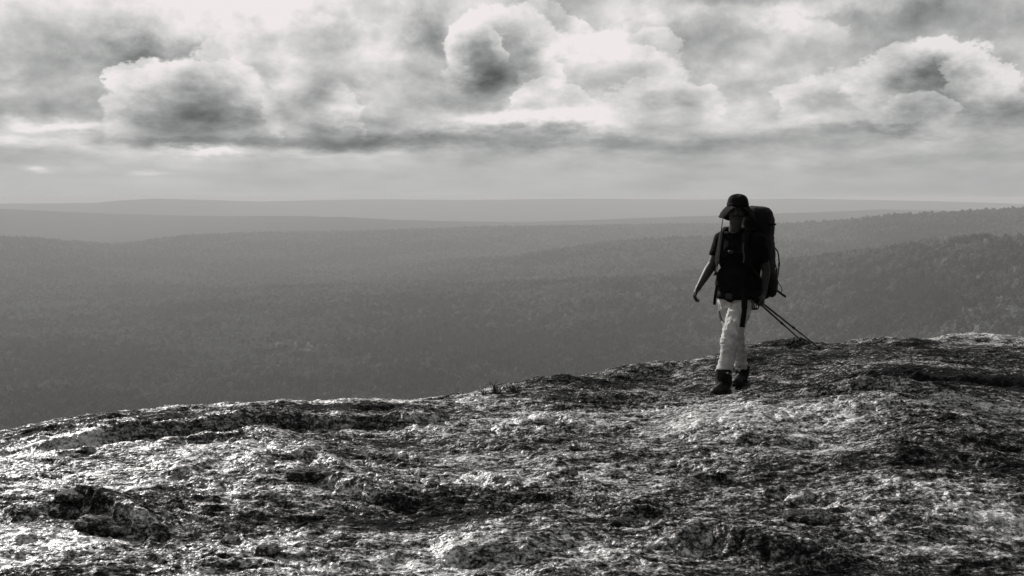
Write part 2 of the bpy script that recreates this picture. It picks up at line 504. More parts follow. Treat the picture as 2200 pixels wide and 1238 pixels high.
# ledges that face the camera: pixel polyline, drop in m, how far the raised side reaches back
LEDGES = [
    ([(612, 1012), (660, 1008), (735, 1032)], 0.075, 0.30), ([(690, 1062), (780, 1085), (885, 1106)], 0.07, 0.35),
    ([(105, 1100), (150, 1098), (240, 1125), (335, 1158)], 0.13, 0.22), ([(340, 1030), (430, 1034)], 0.045, 0.2),
    ([(112, 1074), (205, 1070)], 0.05, 0.2), ([(1395, 1206), (1500, 1196), (1640, 1212), (1820, 1248)], 0.09, 0.42),
    ([(1318, 1136), (1425, 1118)], 0.06, 0.2), ([(1650, 1098), (1700, 1090)], 0.05, 0.15), ([(1700, 1116), (1800, 1120)], 0.06, 0.2),
    ([(1170, 1020), (1235, 1018)], 0.035, 0.12), ([(1010, 1040), (1120, 1075)], 0.035, 0.3), ([(0, 1096), (100, 1112)], 0.05, 0.3),
    ([(480, 1160), (525, 1172)], 0.04, 0.12), ([(1490, 1060), (1580, 1054)], 0.045, 0.18), ([(930, 1210), (1080, 1222), (1180, 1215)], 0.05, 0.25),
    ([(1560, 975), (1800, 990)], 0.04, 0.3), ([(1700, 905), (1960, 915)], 0.06, 0.5), ([(1800, 868), (2250, 885)], 0.04, 0.6),
    ([(1680, 796), (1800, 765)], 0.035, 0.35), ([(1850, 785), (1930, 775)], 0.03, 0.3), ([(0, 968), (250, 955), (500, 930), (760, 912), (1000, 903)], 0.10, 0.7),
    ([(380, 962), (640, 958)], 0.03, 0.35), ([(1300, 825), (1470, 815)], 0.05, 0.4), ([(1900, 1050), (2200, 1075)], 0.04, 0.4), ([(1020, 965), (1180, 990)], 0.03, 0.25),
    ([(2050, 1160), (2230, 1190)], 0.03, 0.3), ([(0, 1180), (230, 1215)], 0.025, 0.3),
]

def flat_hit(px, py, z=-0.03):
    d = pix(px, py); k = (z - EYE) / d.z
    return d.x * k, d.y * k

def ledges(x, y):
    h = np.zeros_like(x)
    wx = 0.05 * fbm(x / 0.35, y / 0.35, 4, 0.55, seed=71)
    wy = 0.07 * fbm(x / 0.35, y / 0.35, 4, 0.55, seed=83)
    for line, drop, back in LEDGES:
        pts = [flat_hit(*p) for p in line]
        xs = np.array([p[0] for p in pts]); ys = np.array([p[1] for p in pts])
        span = xs[-1] - xs[0]
        m = (x > xs[0] - 1.2) & (x < xs[-1] + 1.2) & (y > ys.min() - 1.5) & (y < ys.max() + 3)
        if not m.any(): continue
        X = x[m] + wx[m]; Y = y[m] + wy[m]
        s = Y - np.interp(X, xs, ys)           # >0 behind the lip
        fade = sstep(X, xs[0] - 0.10 * span, xs[0] + 0.2 * span) * (1 - sstep(X, xs[-1] - 0.25 * span, xs[-1] + 0.12 * span))
        prof = sstep(s, -0.05, 0.035) * np.exp(-(np.maximum(s, 0) / back) ** 2) - 0.35 * np.exp(-((s + 0.09) / 0.10) ** 2)
        h[m] += 1.0 * drop * fade * prof
    return h

def rock_macro(x, y):
    r = np.hypot(x, y); az = np.arctan2(x, y)
    rc = np.interp(az, CA, CR); tc = np.interp(az, CA, CT)
    zc = EYE + tc * rc
    d = r - rc
    z = np.where(d < 0, zc * sstep(r, 4.0, 9.5), zc)
    dp = np.maximum(d, 0)
    z = z - 0.16 * dp - 0.05 * dp * dp / (1 + 0.02 * dp)
    return z

_corr = [np.zeros(len(CA))]
def rock_base(x, y):
    r = np.hypot(x, y); az = np.arctan2(x, y)
    z = rock_macro(x, y)
    z = z + np.interp(az, CA, _corr[0]) * sstep(r, 5.0, 9.0)
    z = z + 0.045 * fbm(x / 1.9, y / 1.9, 3, 0.5, seed=3) + ledges(x, y)
    return z

def fit_crest():
    """shift the dome up or down by direction until its skyline has the photographed angle"""
    rr = np.linspace(5, 22, 500)
    for it in range(4):
        for i, a in enumerate(CA):
            x, y = rr * math.sin(a), rr * math.cos(a)
            ang = (rock_base(x, y) - EYE) / rr
            k = int(np.argmax(ang))
            _corr[0][i] += (CT[i] - ang[k]) * rr[k]
fit_crest()
_w0 = float(rock_base(np.array([WALK[0]]), np.array([WALK[1]]))[0])

def rock_mid(x, y):
    z = rock_base(x, y)
    return z - _w0 * np.exp(-((x - WALK[0]) ** 2 + (y - WALK[1]) ** 2) / 0.8 ** 2)

def ripple(x, y, lam, seed, wob=1.2):
    """broken overlapping sheets: an abrupt little step facing the camera, then a long easy slope away"""
    ph = y / lam + wob * fbm(x / (3.4 * lam), y / (2.2 * lam), 3, 0.55, seed=seed)
    t = ph - np.floor(ph)
    amp = sstep(fbm(x / (2.8 * lam), y / (1.8 * lam), 2, 0.5, seed=seed + 40), -0.35, 0.55)
    return lam * amp * (sstep(t, 0.0, 0.28) - t)

def rock_fine(x, y, r):
    # foliated, weathered granite: lumps, shallow scales, crinkled ripples
    wx = 0.09 * perlin(x / 0.42, y / 0.42, 51) + 0.03 * perlin(x / 0.13, y / 0.13, 53)
    wy = 0.10 * perlin(x / 0.42, y / 0.42, 57) + 0.03 * perlin(x / 0.13, y / 0.13, 59)
    u = (x + wx) * 0.30
    v = y + wy + 0.14 * x
    rough = 0.55 + 0.45 * sstep(fbm(x / 1.1, y / 1.1, 3, 0.5, seed=61), -0.45, 0.5)
    z = 0.055 * perlin(u / 0.40, v / 0.62, 21)
    z += 0.026 * perlin(u / 0.17, v / 0.27, 23) * rough
    z += 0.060 * ripple(x, v, 0.70, 201) + 0.085 * ripple(x, v, 0.29, 211)
    z += (0.17 * ripple(x, v, 0.125, 221) + 0.34 * ripple(x, v, 0.060, 231) * (1.0 - 0.7 * sstep(r, 9, 14))) * rough
    for i, (lam, sl) in enumerate(((0.16, 0.07), (0.090, 0.13), (0.052, 0.25), (0.030, 0.36))):
        cut = 1.0 - 0.75 * sstep(r, lam * 220, lam * 500)
        n = 0.45 - 1.9 * np.abs(perlin(u / lam, v / lam, 31 + i * 3))
        z += lam * sl * n * rough * cut * (1 - 0.4 * sstep(r, 8.5, 12))
    return z

STAIN_SHADE = [
    # x, y, radius x, radius y, amount (negative: dark lichen and painted-in shade)
    (4.2, 9.3, 2.0, 0.7, -0.20), (2.4, 11.2, 1.7, 0.9, -0.10), (4.2, 11.6, 1.5, 1.0, -0.05), (3.1, 7.7, 0.9, 0.35, -0.14), (3.3, 6.5, 0.8, 0.45, -0.17), (0.6, 10.4, 1.0, 0.6, -0.15), (0.75, 9.35, 0.5, 0.3, -0.12),  # right side: lichen, with the walker's shadow painted into the colour
    (1.3, 6.6, 0.7, 0.3, -0.06), (-0.3, 6.3, 0.6, 0.3, -0.10), (-1.0, 5.9, 0.7, 0.2, -0.10), (-2.9, 8.75, 1.4, 0.28, -0.12), (-1.0, 9.0, 0.9, 0.2, -0.13), (0.5, 5.6, 0.6, 0.2, -0.06), (1.5, 5.0, 0.8, 0.15, -0.12),  # includes the shaded front of the left fold, painted in
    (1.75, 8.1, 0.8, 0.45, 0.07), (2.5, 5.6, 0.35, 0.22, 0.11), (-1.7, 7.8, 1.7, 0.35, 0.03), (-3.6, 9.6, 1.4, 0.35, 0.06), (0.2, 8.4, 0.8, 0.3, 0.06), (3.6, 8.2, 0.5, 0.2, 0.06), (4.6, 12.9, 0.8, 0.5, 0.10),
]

def build_rock():
    a_d = np.linspace(-0.54, 0.54, 930)
    a_r = np.linspace(0.54, 2 * np.pi - 0.54, 120)[1:-1]
    a = np.concatenate([a_d, a_r])
    r = np.concatenate([np.geomspace(0.25, 3.4, 24)[:-1], np.geomspace(3.4, 15.5, 800), np.geomspace(15.6, 130, 50)])
    A, R = np.meshgrid(a, r)
    X, Y = R * np.sin(A), R * np.cos(A)
    Z = rock_mid(X, Y)
    Z = Z + rock_fine(X, Y, R)
    me = grid_mesh('rock_dome', X, Y, Z)
    m, t, b = material('granite')
    g = t.node('ShaderNodeNewGeometry').outputs['Position']
    gs = t.vec('MULTIPLY', g, (0.42, 0.95, 1.0))
    n_big = t.noise(gs, 0.75, 4, 0.6)
    n_mid = t.noise(gs, 4.5, 3, 0.6)
    n_sml = t.noise(gs, 14.0, 3, 0.65)
    n_fin = t.noise(gs, 36.0, 3, 0.7)
    f = t.math('MULTIPLY', n_big, 0.50)
    f = t.math('MULTIPLY_ADD', n_mid, 0.38, f)
    f = t.math('MULTIPLY_ADD', n_sml, 0.40, f)
    f = t.math('MULTIPLY_ADD', n_fin, 0.60, f)
    f = t.math('MULTIPLY_ADD', t.noise(t.vec('MULTIPLY', g, (0.6, 0.5, 0.8)), 95.0, 2, 0.7), 0.55, f)
    # broad patches in the colour: black lichen, painted shade, paler rock
    for wx, wy, rx, ry, amp in STAIN_SHADE:
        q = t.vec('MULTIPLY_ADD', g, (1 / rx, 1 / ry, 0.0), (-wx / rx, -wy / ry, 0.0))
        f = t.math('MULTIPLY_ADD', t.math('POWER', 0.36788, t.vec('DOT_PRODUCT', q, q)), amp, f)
    # black lichen, weathered grey, pale fresh granite
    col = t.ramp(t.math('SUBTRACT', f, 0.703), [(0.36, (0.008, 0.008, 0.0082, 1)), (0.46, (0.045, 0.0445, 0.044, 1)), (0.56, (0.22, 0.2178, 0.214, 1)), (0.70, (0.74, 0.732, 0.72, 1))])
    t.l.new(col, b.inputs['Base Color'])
    # lichen is dull, bare crystalline granite glints
    lum = t.node('ShaderNodeRGBToBW'); t.l.new(col, lum.inputs[0])
    t.l.new(t.smooth(lum.outputs[0], 0.02, 0.35, 0.03, 0.65), b.inputs['Specular IOR Level'])
    t.l.new(t.smooth(lum.outputs[0], 0.02, 0.35, 0.85, 0.44), b.inputs['Roughness'])
    bp = t.node('ShaderNodeBump'); bp.inputs['Strength'].default_value = 1.0; bp.inputs['Distance'].default_value = 0.02
    hsum = t.math('MULTIPLY_ADD', n_sml, 1.0, t.math('MULTIPLY', n_fin, 1.0))
    t.l.new(hsum, bp.inputs['Height']); t.l.new(bp.outputs[0], b.inputs['Normal'])
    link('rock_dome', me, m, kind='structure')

def ground(x, y):
    xa, ya = np.array([float(x)]), np.array([float(y)])
    return float((rock_mid(xa, ya) + rock_fine(xa, ya, np.hypot(xa, ya)))[0])

build_rock()

# ------------------------------------------------------------------ stones and small plants on the rock

# ------------------------------------------------------------------ mesh kit for the objects
class MB:
    def __init__(self):
        self.v = []; self.f = []
    def add(self, vs, fs):
        o = len(self.v)
        self.v += [tuple(p) for p in vs]
        self.f += [tuple(i + o for i in f) for f in fs]
    def rings(self, rings, caps=True):
        n = len(rings[0]); vs = [p for r in rings for p in r]; fs = []
        for i in range(len(rings) - 1):
            for j in range(n):
                k = (j + 1) % n
                fs.append((i * n + j, i * n + k, (i + 1) * n + k, (i + 1) * n + j))
        if caps:
            fs.append(tuple(range(n - 1, -1, -1)))
            fs.append(tuple((len(rings) - 1) * n + j for j in range(n)))
        self.add(vs, fs)
    def ellipsoid(self, c, ax, rad, seg=20, rin=12):
        """ax: three unit vectors, rad: three radii"""
        c = Vector(c); rs = []
        for i in range(1, rin):
            ph = math.pi * i / rin
            rs.append([c + ax[0] * rad[0] * math.sin(ph) * math.cos(2 * math.pi * j / seg) + ax[1] * rad[1] * math.sin(ph) * math.sin(2 * math.pi * j / seg) + ax[2] * rad[2] * math.cos(ph) for j in range(seg)])
        vs = [p for r in rs for p in r]; n = seg; fs = []
        for i in range(len(rs) - 1):
            for j in range(n):
                k = (j + 1) % n
                fs.append((i * n + k, i * n + j, (i + 1) * n + j, (i + 1) * n + k))
        vs += [c + ax[2] * rad[2], c - ax[2] * rad[2]]
        t, b = len(vs) - 2, len(vs) - 1
        for j in range(n):
            k = (j + 1) % n
            fs.append((t, j, k)); fs.append((b, (len(rs) - 1) * n + k, (len(rs) - 1) * n + j))
        self.add(vs, fs)
    def tube(self, path, rad, seg=14, side=None, caps=True):
        """path of points, rad: radius or (radius across side, radius other) at each point"""
        path = [Vector(p) for p in path]; rs = []
        ref = Vector(side) if side is not None else None
        for i, p in enumerate(path):
            tn = (path[min(i + 1, len(path) - 1)] - path[max(i - 1, 0)]).normalized()
            if ref is None:
                ref = Vector((1, 0, 0)) if abs(tn.x) < 0.9 else Vector((0, 1, 0))
            a = (ref - tn * ref.dot(tn)).normalized()
            if side is None: ref = a
            b = tn.cross(a)
            r = rad[i] if isinstance(rad, (list, tuple)) and not (isinstance(rad, tuple) and len(rad) == 2 and len(path) != 2 and not isinstance(rad[0], (list, tuple))) else rad
            ra, rb = r if isinstance(r, (list, tuple)) else (r, r)
            rs.append([p + a * ra * math.cos(2 * math.pi * j / seg) + b * rb * math.sin(2 * math.pi * j / seg) for j in range(seg)])
        self.rings(rs, caps)
    def cap(self, p0, r0, p1, r1, seg=16):
        p0, p1 = Vector(p0), Vector(p1); d = (p1 - p0).normalized()
        path, rad = [], []
        for k in range(5, 0, -1):
            t = math.pi / 2 * k / 5.2
            path.append(p0 - d * r0 * math.sin(t)); rad.append(r0 * math.cos(t))
        for k in range(7):
            s = k / 6; path.append(p0.lerp(p1, s)); rad.append(r0 + (r1 - r0) * s)
        for k in range(1, 6):
            t = math.pi / 2 * k / 5.2
            path.append(p1 + d * r1 * math.sin(t)); rad.append(r1 * math.cos(t))
        self.tube(path, rad, seg)
    def chain(self, pts, rads, seg=16):
        for i in range(len(pts) - 1):
            self.cap(pts[i], rads[i], pts[i + 1], rads[i + 1], seg)
    def ribbon(self, path, normals, w, th):
        """flat strap along a path; normals point out of its face"""
        path = [Vector(p) for p in path]; rs = []
        for i, p in enumerate(path):
            tn = (path[min(i + 1, len(path) - 1)] - path[max(i - 1, 0)]).normalized()
            n = Vector(normals[i] if isinstance(normals, list) else normals)
            n = (n - tn * n.dot(tn)).normalized(); s = tn.cross(n)
            ww = w[i] if isinstance(w, list) else w
            h, q = ww / 2, th / 2
            rs.append([p + s * h * .9 + n * q, p + s * h, p + s * h * .9 - n * q, p - s * h * .9 - n * q, p - s * h, p - s * h * .9 + n * q])
        self.rings(rs)
    def box(self, c, ax, half, bev=0.0):
        c = Vector(c); rs = []
        for sz, k in ((-1, 1 - bev), (-1 + bev, 1), (1 - bev, 1), (1, 1 - bev)):
            ring = []
            for (x, y) in ((1, 1 - bev), (1 - bev, 1), (-1 + bev, 1), (-1, 1 - bev), (-1, -1 + bev), (-1 + bev, -1), (1 - bev, -1), (1, -1 + bev)):
                ring.append(c + ax[0] * half[0] * x * k + ax[1] * half[1] * y * k + ax[2] * half[2] * sz)
            rs.append(ring)
        self.rings(rs)
    def mesh(self, name, smooth=True):
        me = bpy.data.meshes.new(name)
        me.from_pydata(self.v, [], self.f); me.update()
        bm = bmesh.new(); bm.from_mesh(me); bmesh.ops.recalc_face_normals(bm, faces=bm.faces); bm.to_mesh(me); bm.free()
        if smooth: me.polygons.foreach_set('use_smooth', np.ones(len(me.polygons), dtype=bool))
        return me

def fuse(name, mb, voxel, smooth=3, ratio=None, disp=None):
    """one continuous surface out of overlapping volumes"""
    me = mb.mesh(name + '_parts')
    sc = bpy.data.scenes.new('workshop')
    tmp = bpy.data.objects.new('tmp', me); sc.collection.objects.link(tmp)
    r = tmp.modifiers.new('r', 'REMESH'); r.mode = 'VOXEL'; r.voxel_size = voxel
    if smooth:
        s = tmp.modifiers.new('s', 'SMOOTH'); s.factor = 0.5; s.iterations = smooth
    if ratio:
        d = tmp.modifiers.new('d', 'DECIMATE'); d.ratio = ratio
    with bpy.context.temp_override(scene=sc, view_layer=sc.view_layers[0]):
        dg = bpy.context.evaluated_depsgraph_get()
    out = bpy.data.meshes.new_from_object(tmp.evaluated_get(dg))
    bpy.data.objects.remove(tmp); bpy.data.meshes.remove(me); bpy.data.scenes.remove(sc)
    out.name = name
    if disp:
        n = len(out.vertices)
        co = np.empty(n * 3, np.float32); no = np.empty(n * 3, np.float32)
        out.vertices.foreach_get('co', co); out.vertices.foreach_get('normal', no)
        co = co.reshape(-1, 3); no = no.reshape(-1, 3)
        dd = np.array([disp(Vector(c)) for c in co], np.float32)
        out.vertices.foreach_set('co', (co + no * dd[:, None]).ravel())
        out.update()
    out.polygons.foreach_set('use_smooth', np.ones(len(out.polygons), dtype=bool))
    return out

def smoothpath(pts, n=6):
    """Catmull-Rom through the points"""
    P = [Vector(p) for p in pts]; out = []
    for i in range(len(P) - 1):
        a = P[max(i - 1, 0)]; b = P[i]; c = P[i + 1]; d = P[min(i + 2, len(P) - 1)]
        for k in range(n):
            t = k / n
            out.append(0.5 * ((2 * b) + (c - a) * t + (2 * a - 5 * b + 4 * c - d) * t * t + (3 * b - a - 3 * c + d) * t ** 3))
    out.append(P[-1]); return out

# ------------------------------------------------------------------ object materials
def simple(name, col, rough=0.8, spec=0.3, nscale=None, namp=0.3, bump=0.0, bscale=60.0, bdist=0.004, sheen=0.0):
    m, t, b = material(name)
    g = t.node('ShaderNodeTexCoord').outputs['Object']
    c4 = (*col, 1)
    if nscale:
        n = t.noise(g, nscale, 5, 0.6)
        lo = tuple(c * (1 - namp) for c in col) + (1,); hi = tuple(c * (1 + namp) for c in col) + (1,)
        t.l.new(t.ramp(n, [(0.3, lo), (0.7, hi)]), b.inputs['Base Color'])
    else:
        b.inputs['Base Color'].default_value = c4
    b.inputs['Roughness'].default_value = rough
    b.inputs['Specular IOR Level'].default_value = spec
    if sheen: b.inputs['Sheen Weight'].default_value = sheen
    if bump:
        n2 = t.noise(g, bscale, 4, 0.6)
        bp = t.node('ShaderNodeBump'); bp.inputs['Strength'].default_value = bump; bp.inputs['Distance'].default_value = bdist
        t.l.new(n2, bp.inputs['Height']); t.l.new(bp.outputs[0], b.inputs['Normal'])
    return m

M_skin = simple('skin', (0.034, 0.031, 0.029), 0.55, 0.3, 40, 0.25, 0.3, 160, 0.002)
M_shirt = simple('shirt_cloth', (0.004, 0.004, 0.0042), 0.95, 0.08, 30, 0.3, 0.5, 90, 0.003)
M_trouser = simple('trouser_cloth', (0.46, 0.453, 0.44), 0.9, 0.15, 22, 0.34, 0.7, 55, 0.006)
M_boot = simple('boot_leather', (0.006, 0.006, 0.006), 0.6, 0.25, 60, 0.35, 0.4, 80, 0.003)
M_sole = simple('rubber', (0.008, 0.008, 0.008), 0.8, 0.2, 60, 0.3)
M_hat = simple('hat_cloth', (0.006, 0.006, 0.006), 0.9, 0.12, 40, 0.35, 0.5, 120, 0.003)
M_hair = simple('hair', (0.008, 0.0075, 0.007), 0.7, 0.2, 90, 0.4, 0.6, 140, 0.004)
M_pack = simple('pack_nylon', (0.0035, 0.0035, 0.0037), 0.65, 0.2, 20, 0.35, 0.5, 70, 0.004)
M_strap = simple('webbing', (0.0045, 0.0045, 0.0045), 0.85, 0.1, 120, 0.3, 0.3, 260, 0.001)
M_plastic = simple('buckle_plastic', (0.008, 0.008, 0.008), 0.45, 0.35)
M_cord = simple('pale_cord', (0.05, 0.048, 0.046), 0.8, 0.2, 200, 0.3)
M_eye = simple('eye', (0.03, 0.028, 0.026), 0.2, 0.6)
M_pole = simple('pole_metal', (0.014, 0.014, 0.0145), 0.45, 0.4, 50, 0.3)
M_grip = simple('grip_foam', (0.006, 0.006, 0.006), 0.9, 0.15, 120, 0.3, 0.3, 200, 0.002)
M_steel = simple('steel_tip', (0.25, 0.25, 0.25), 0.35, 0.6)

def root(name, loc, label, cat, group=None):
    o = bpy.data.objects.new(name, None); COL.objects.link(o)
    o.empty_display_size = 0.2
    o.location = loc; o['label'] = label; o['category'] = cat
    if group: o['group'] = group
    return o

def part(name, me, mat, parent, top, **props):
    """mesh made in world coordinates, hung under its thing"""
    me.transform(Matrix.Translation(-Vector(top.location)))
    return link(name, me, mat, parent, **props)

# ------------------------------------------------------------------ the walker
H = Vector((-0.574, -0.819, 0))          # where he is heading: to the left and towards the camera
LFT = Vector((0.819, -0.574, 0))         # his left
UP = Vector((0, 0, 1))
J = dict(
    pelvis=at(1583, 642, 9.90), hipL=at(1596, 652, 9.86), kneeL=at(1570, 724, 9.66), ankL=at(1555, 812, 9.64),
    hipR=at(1566, 652, 9.95), kneeR=at(1583, 728, 10.03), ankR=at(1594, 804, 10.18),
    waist=at(1585, 608, 9.90), chest=at(1587, 548, 9.89), neck=at(1579, 499, 9.87), head=at(1582, 449, 9.83),
    shR=at(1551, 513, 10.0), elR=at(1530, 568, 9.96), wrR=at(1503, 614, 9.86),
    shL=at(1630, 517, 9.77), elL=at(1645, 578, 9.87), wrL=at(1641, 628, 9.86),
)
P0 = Vector((WALK[0], WALK[1], 0.0))

def build_walker():
    w = root('person', P0, 'person in floppy hat, dark shirt and pale trousers walking across bare rock', 'person')
    j = J
    HF = Vector((-0.20, -0.975, -0.06)).normalized()      # face direction
    HS = HF.cross(UP).normalized()                        # towards picture left
    HS = -HS                                              # towards picture right
    HU = HS.cross(HF); HU = HU if HU.z > 0 else -HU
    AX = (HS, HF, HU)
    hc = j['head']
    b = MB()
    # head: skull, jaw, cheeks, brow, nose, lips, ears
    b.ellipsoid(hc + HU * 0.035 - HF * 0.012, AX, (0.079, 0.098, 0.088))
    b.ellipsoid(hc - HU * 0.045 + HF * 0.022, AX, (0.066, 0.070, 0.086))
    b.ellipsoid(hc - HU * 0.110 + HF * 0.056, AX, (0.034, 0.028, 0.022))
    for s in (-1, 1):
        b.ellipsoid(hc - HU * 0.030 + HF * 0.060 + HS * 0.044 * s, AX, (0.026, 0.026, 0.020))
        b.ellipsoid(hc - HU * 0.005 - HF * 0.004 + HS * 0.082 * s, AX, (0.011, 0.020, 0.032))
        b.ellipsoid(hc + HU * 0.020 + HF * 0.078 + HS * 0.026 * s, AX, (0.026, 0.012, 0.009))
        b.ellipsoid(hc - HU * 0.042 + HF * 0.094 + HS * 0.012 * s, AX, (0.009, 0.010, 0.008))
    b.cap(hc + HU * 0.012 + HF * 0.086, 0.010, hc - HU * 0.036 + HF * 0.114, 0.0155)
    b.ellipsoid(hc - HU * 0.066 + HF * 0.084, AX, (0.028, 0.012, 0.007))
    b.ellipsoid(hc - HU * 0.077 + HF * 0.082, AX, (0.025, 0.012, 0.008))
    # neck
    b.cap(j['neck'] + Vector((0, 0.01, -0.03)), 0.060, hc - HU * 0.05 - HF * 0.03, 0.052)
    # trunk
    b.ellipsoid(j['chest'], (LFT, H, UP), (0.17, 0.115, 0.21))
    b.ellipsoid(j['waist'], (LFT, H, UP), (0.155, 0.12, 0.17))
    b.ellipsoid(j['pelvis'], (LFT, H, UP), (0.15, 0.11, 0.12))
    # arms
    for s, (a, e, wr) in ((-1, ('shR', 'elR', 'wrR')), (1, ('shL', 'elL', 'wrL'))):
        b.cap(j['chest'] + UP * 0.12, 0.08, j[a], 0.062)
        b.chain([j[a], j[a].lerp(j[e], 0.4), j[e]], [0.058, 0.052, 0.041])
        b.chain([j[e], j[e].lerp(j[wr], 0.3), j[wr]], [0.041, 0.044, 0.028])
    # legs inside the trousers
    for a in 'LR':
        b.chain([j['hip' + a], j['knee' + a]], [0.078, 0.052])
        b.chain([j['knee' + a], j['knee' + a].lerp(j['ank' + a], .35), j['ank' + a]], [0.050, 0.052, 0.036])
    # relaxed right hand, fingers hanging and a little curled
    def hand(wr, d, palm_n, thumb_dir, curls, spread=0.010, thumb=None):
        """d: direction from wrist to knuckles, palm_n: out of the palm, thumb_dir: towards the thumb side"""
        d = d.normalized(); q = (palm_n - d * palm_n.dot(d)).normalized(); s = d.cross(q); s = s if s.dot(thumb_dir) > 0 else -s
        b.chain([wr, wr + d * 0.03], [0.027, 0.028])
        b.ellipsoid(wr + d * 0.060, (s, d, q), (0.040, 0.050, 0.018))
        b.ellipsoid(wr + d * 0.045 + s * 0.022 + q * 0.008, (s, d, q), (0.018, 0.030, 0.016))
        L = (0.082, 0.092, 0.086, 0.068)
        for k in range(4):
            base = wr + d * (0.092 - 0.006 * abs(k - 1.2)) + s * (0.031 - 0.0205 * k)
            ang = 0.0; p = base; dd = d + s * spread * (1.5 - k) * 4
            pts = [base - d * 0.02, base]; 
            for seg_, cu in zip((0.45, 0.30, 0.25), curls[k]):
                ang += cu
                v = (dd * math.cos(ang) + q * math.sin(ang)).normalized()
                p = p + v * L[k] * seg_; pts.append(p)
            b.chain(pts, [0.0098, 0.0098, 0.0090, 0.0082, 0.0072][:len(pts)], 10)
        if thumb is None:
            tb = wr + d * 0.030 + s * 0.030
            pts = [tb, tb + d * 0.034 + s * 0.020 + q * 0.010, tb + d * 0.062 + s * 0.020 + q * 0.022, tb + d * 0.082 + s * 0.014 + q * 0.030]
        else:
            pts = thumb
        b.chain(pts, [0.0125, 0.0115, 0.0100, 0.0085], 10)
    hd = at(1490, 636, 9.83) - j['wrR']
    c = 0.30
    hand(j['wrR'], hd, (-H * 0.2 + LFT * 0.9 - UP * 0.1), H, [(c, .45, .3), (c + .12, .55, .35), (c + .2, .6, .4), (c + .25, .6, .4)])
    # left hand closed round both pole grips
    g0 = GRIP; gd = (TIP1 - g0).normalized()
    pd = (g0 - j['wrL'])
    q = gd.cross(pd.normalized()); q = q if q.dot(LFT) < 0 else -q       # palm turned to the body
    d = pd.normalized(); d = (d - gd * d.dot(gd)).normalized()
    wr = j['wrL']
    b.chain([wr, wr.lerp(g0 - q * 0.012, 0.5), g0 - q * 0.028], [0.028, 0.028, 0.026])
    b.ellipsoid(g0 - d * 0.018 - q * 0.026, (gd, d, q), (0.042, 0.040, 0.017))
    for k in range(4):
        o = gd * (0.032 - 0.0215 * k)
        R_ = 0.030
        pts = []
        for a_ in (150, 95, 35, -25, -85, -130):
            an = RAD(a_)
            pts.append(g0 + o + (-q * math.sin(an) + d * math.cos(an)) * R_)
        b.chain(pts, [0.0105, 0.0102, 0.0098, 0.0092, 0.0086, 0.0076], 10)
    tb = g0 - d * 0.030 - q * 0.014 - gd * 0.030
    b.chain([tb, tb - gd * 0.012 + q * 0.028 + d * 0.006, g0 - gd * 0.030 + q * 0.030 + d * 0.004, g0 - gd * 0.018 + q * 0.030 + d * 0.022], [0.0125, 0.0118, 0.0105, 0.0085], 10)
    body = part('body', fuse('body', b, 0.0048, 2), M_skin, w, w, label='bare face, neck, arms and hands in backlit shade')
    # eyes
    for s in (-1, 1):
        e = MB(); e.ellipsoid(hc + HU * 0.003 + HF * 0.076 + HS * 0.030 * s, AX, (0.013, 0.010, 0.008), 14, 9)
        part('eye', e.mesh('eye'), M_eye, w, w)
    for s in (-1, 1):
        e = MB(); c_ = hc + HU * 0.021 + HF * 0.088 + HS * 0.028 * s
        e.chain([c_ - HS * 0.018 * s - HU * 0.001, c_ + HU * 0.003, c_ + HS * 0.020 * s - HU * 0.004 - HF * 0.008], [0.004, 0.005, 0.003], 8)
        part('eyebrow', e.mesh('eyebrow'), M_hair, w, w)
    # hair round the back and sides, moustache
    hb = MB()
    hb.ellipsoid(hc + HU * 0.028 - HF * 0.030, AX, (0.082, 0.088, 0.092))
    hb.ellipsoid(hc - HU * 0.035 - HF * 0.052, AX, (0.066, 0.048, 0.055))
    part('hair', fuse('hair', hb, 0.006, 2, disp=lambda p: 0.005 * mnoise.noise(p * 70)), M_hair, w, w)
    mo = MB()
    mo.chain([hc - HU * 0.063 + HF * 0.078 - HS * 0.036, hc - HU * 0.055 + HF * 0.094 - HS * 0.014, hc - HU * 0.055 + HF * 0.094 + HS * 0.014, hc - HU * 0.063 + HF * 0.078 + HS * 0.036], [0.005, 0.008, 0.008, 0.005], 10)
    part('moustache', fuse('moustache', mo, 0.003, 1, disp=lambda p: 0.002 * mnoise.noise(p * 160)), M_hair, w, w)

    # shirt: trunk with short sleeves, a little loose over the belly
    s = MB()
    s.ellipsoid(j['chest'] + UP * 0.01, (LFT, H, UP), (0.206, 0.145, 0.215))
    s.ellipsoid(j['waist'] + H * 0.025, (LFT, H, UP), (0.198, 0.160, 0.21))
    s.tube([j['waist'] - UP * 0.115, j['waist'] - UP * 0.05, j['waist'] + UP * 0.06], [(0.180, 0.145), (0.192, 0.155), (0.195, 0.155)], 28, side=LFT)
    s.ellipsoid(j['neck'] - UP * 0.05, (LFT, H, UP), (0.105, 0.088, 0.06))
    for a, e in (('shR', 'elR'), ('shL', 'elL')):
        s.cap(j['chest'] + UP * 0.13, 0.09, j[a] - UP * 0.005, 0.074)
        s.tube([j[a], j[a].lerp(j[e], 0.35), j[a].lerp(j[e], 0.70)], [0.072, 0.067, 0.060], 18)
    def sd(p):
        q_ = p * 1.0
        f = mnoise.noise(Vector((q_.x * 9, q_.y * 9, q_.z * 22 + q_.x * 14)))
        return 0.006 * f + 0.003 * mnoise.noise(q_ * 38)
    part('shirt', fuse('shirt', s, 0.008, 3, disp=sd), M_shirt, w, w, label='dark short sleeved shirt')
    col_ = MB()
    nk = j['neck']
    ring = [nk + UP * (0.010 - 0.022 * math.cos(k / 18 * 6.283)) + (LFT * math.sin(k / 18 * 6.283) * 0.078 + H * math.cos(k / 18 * 6.283) * 0.078) for k in range(19)]
    col_.tube(ring, [(0.012, 0.020)] * 19, 8, side=UP)
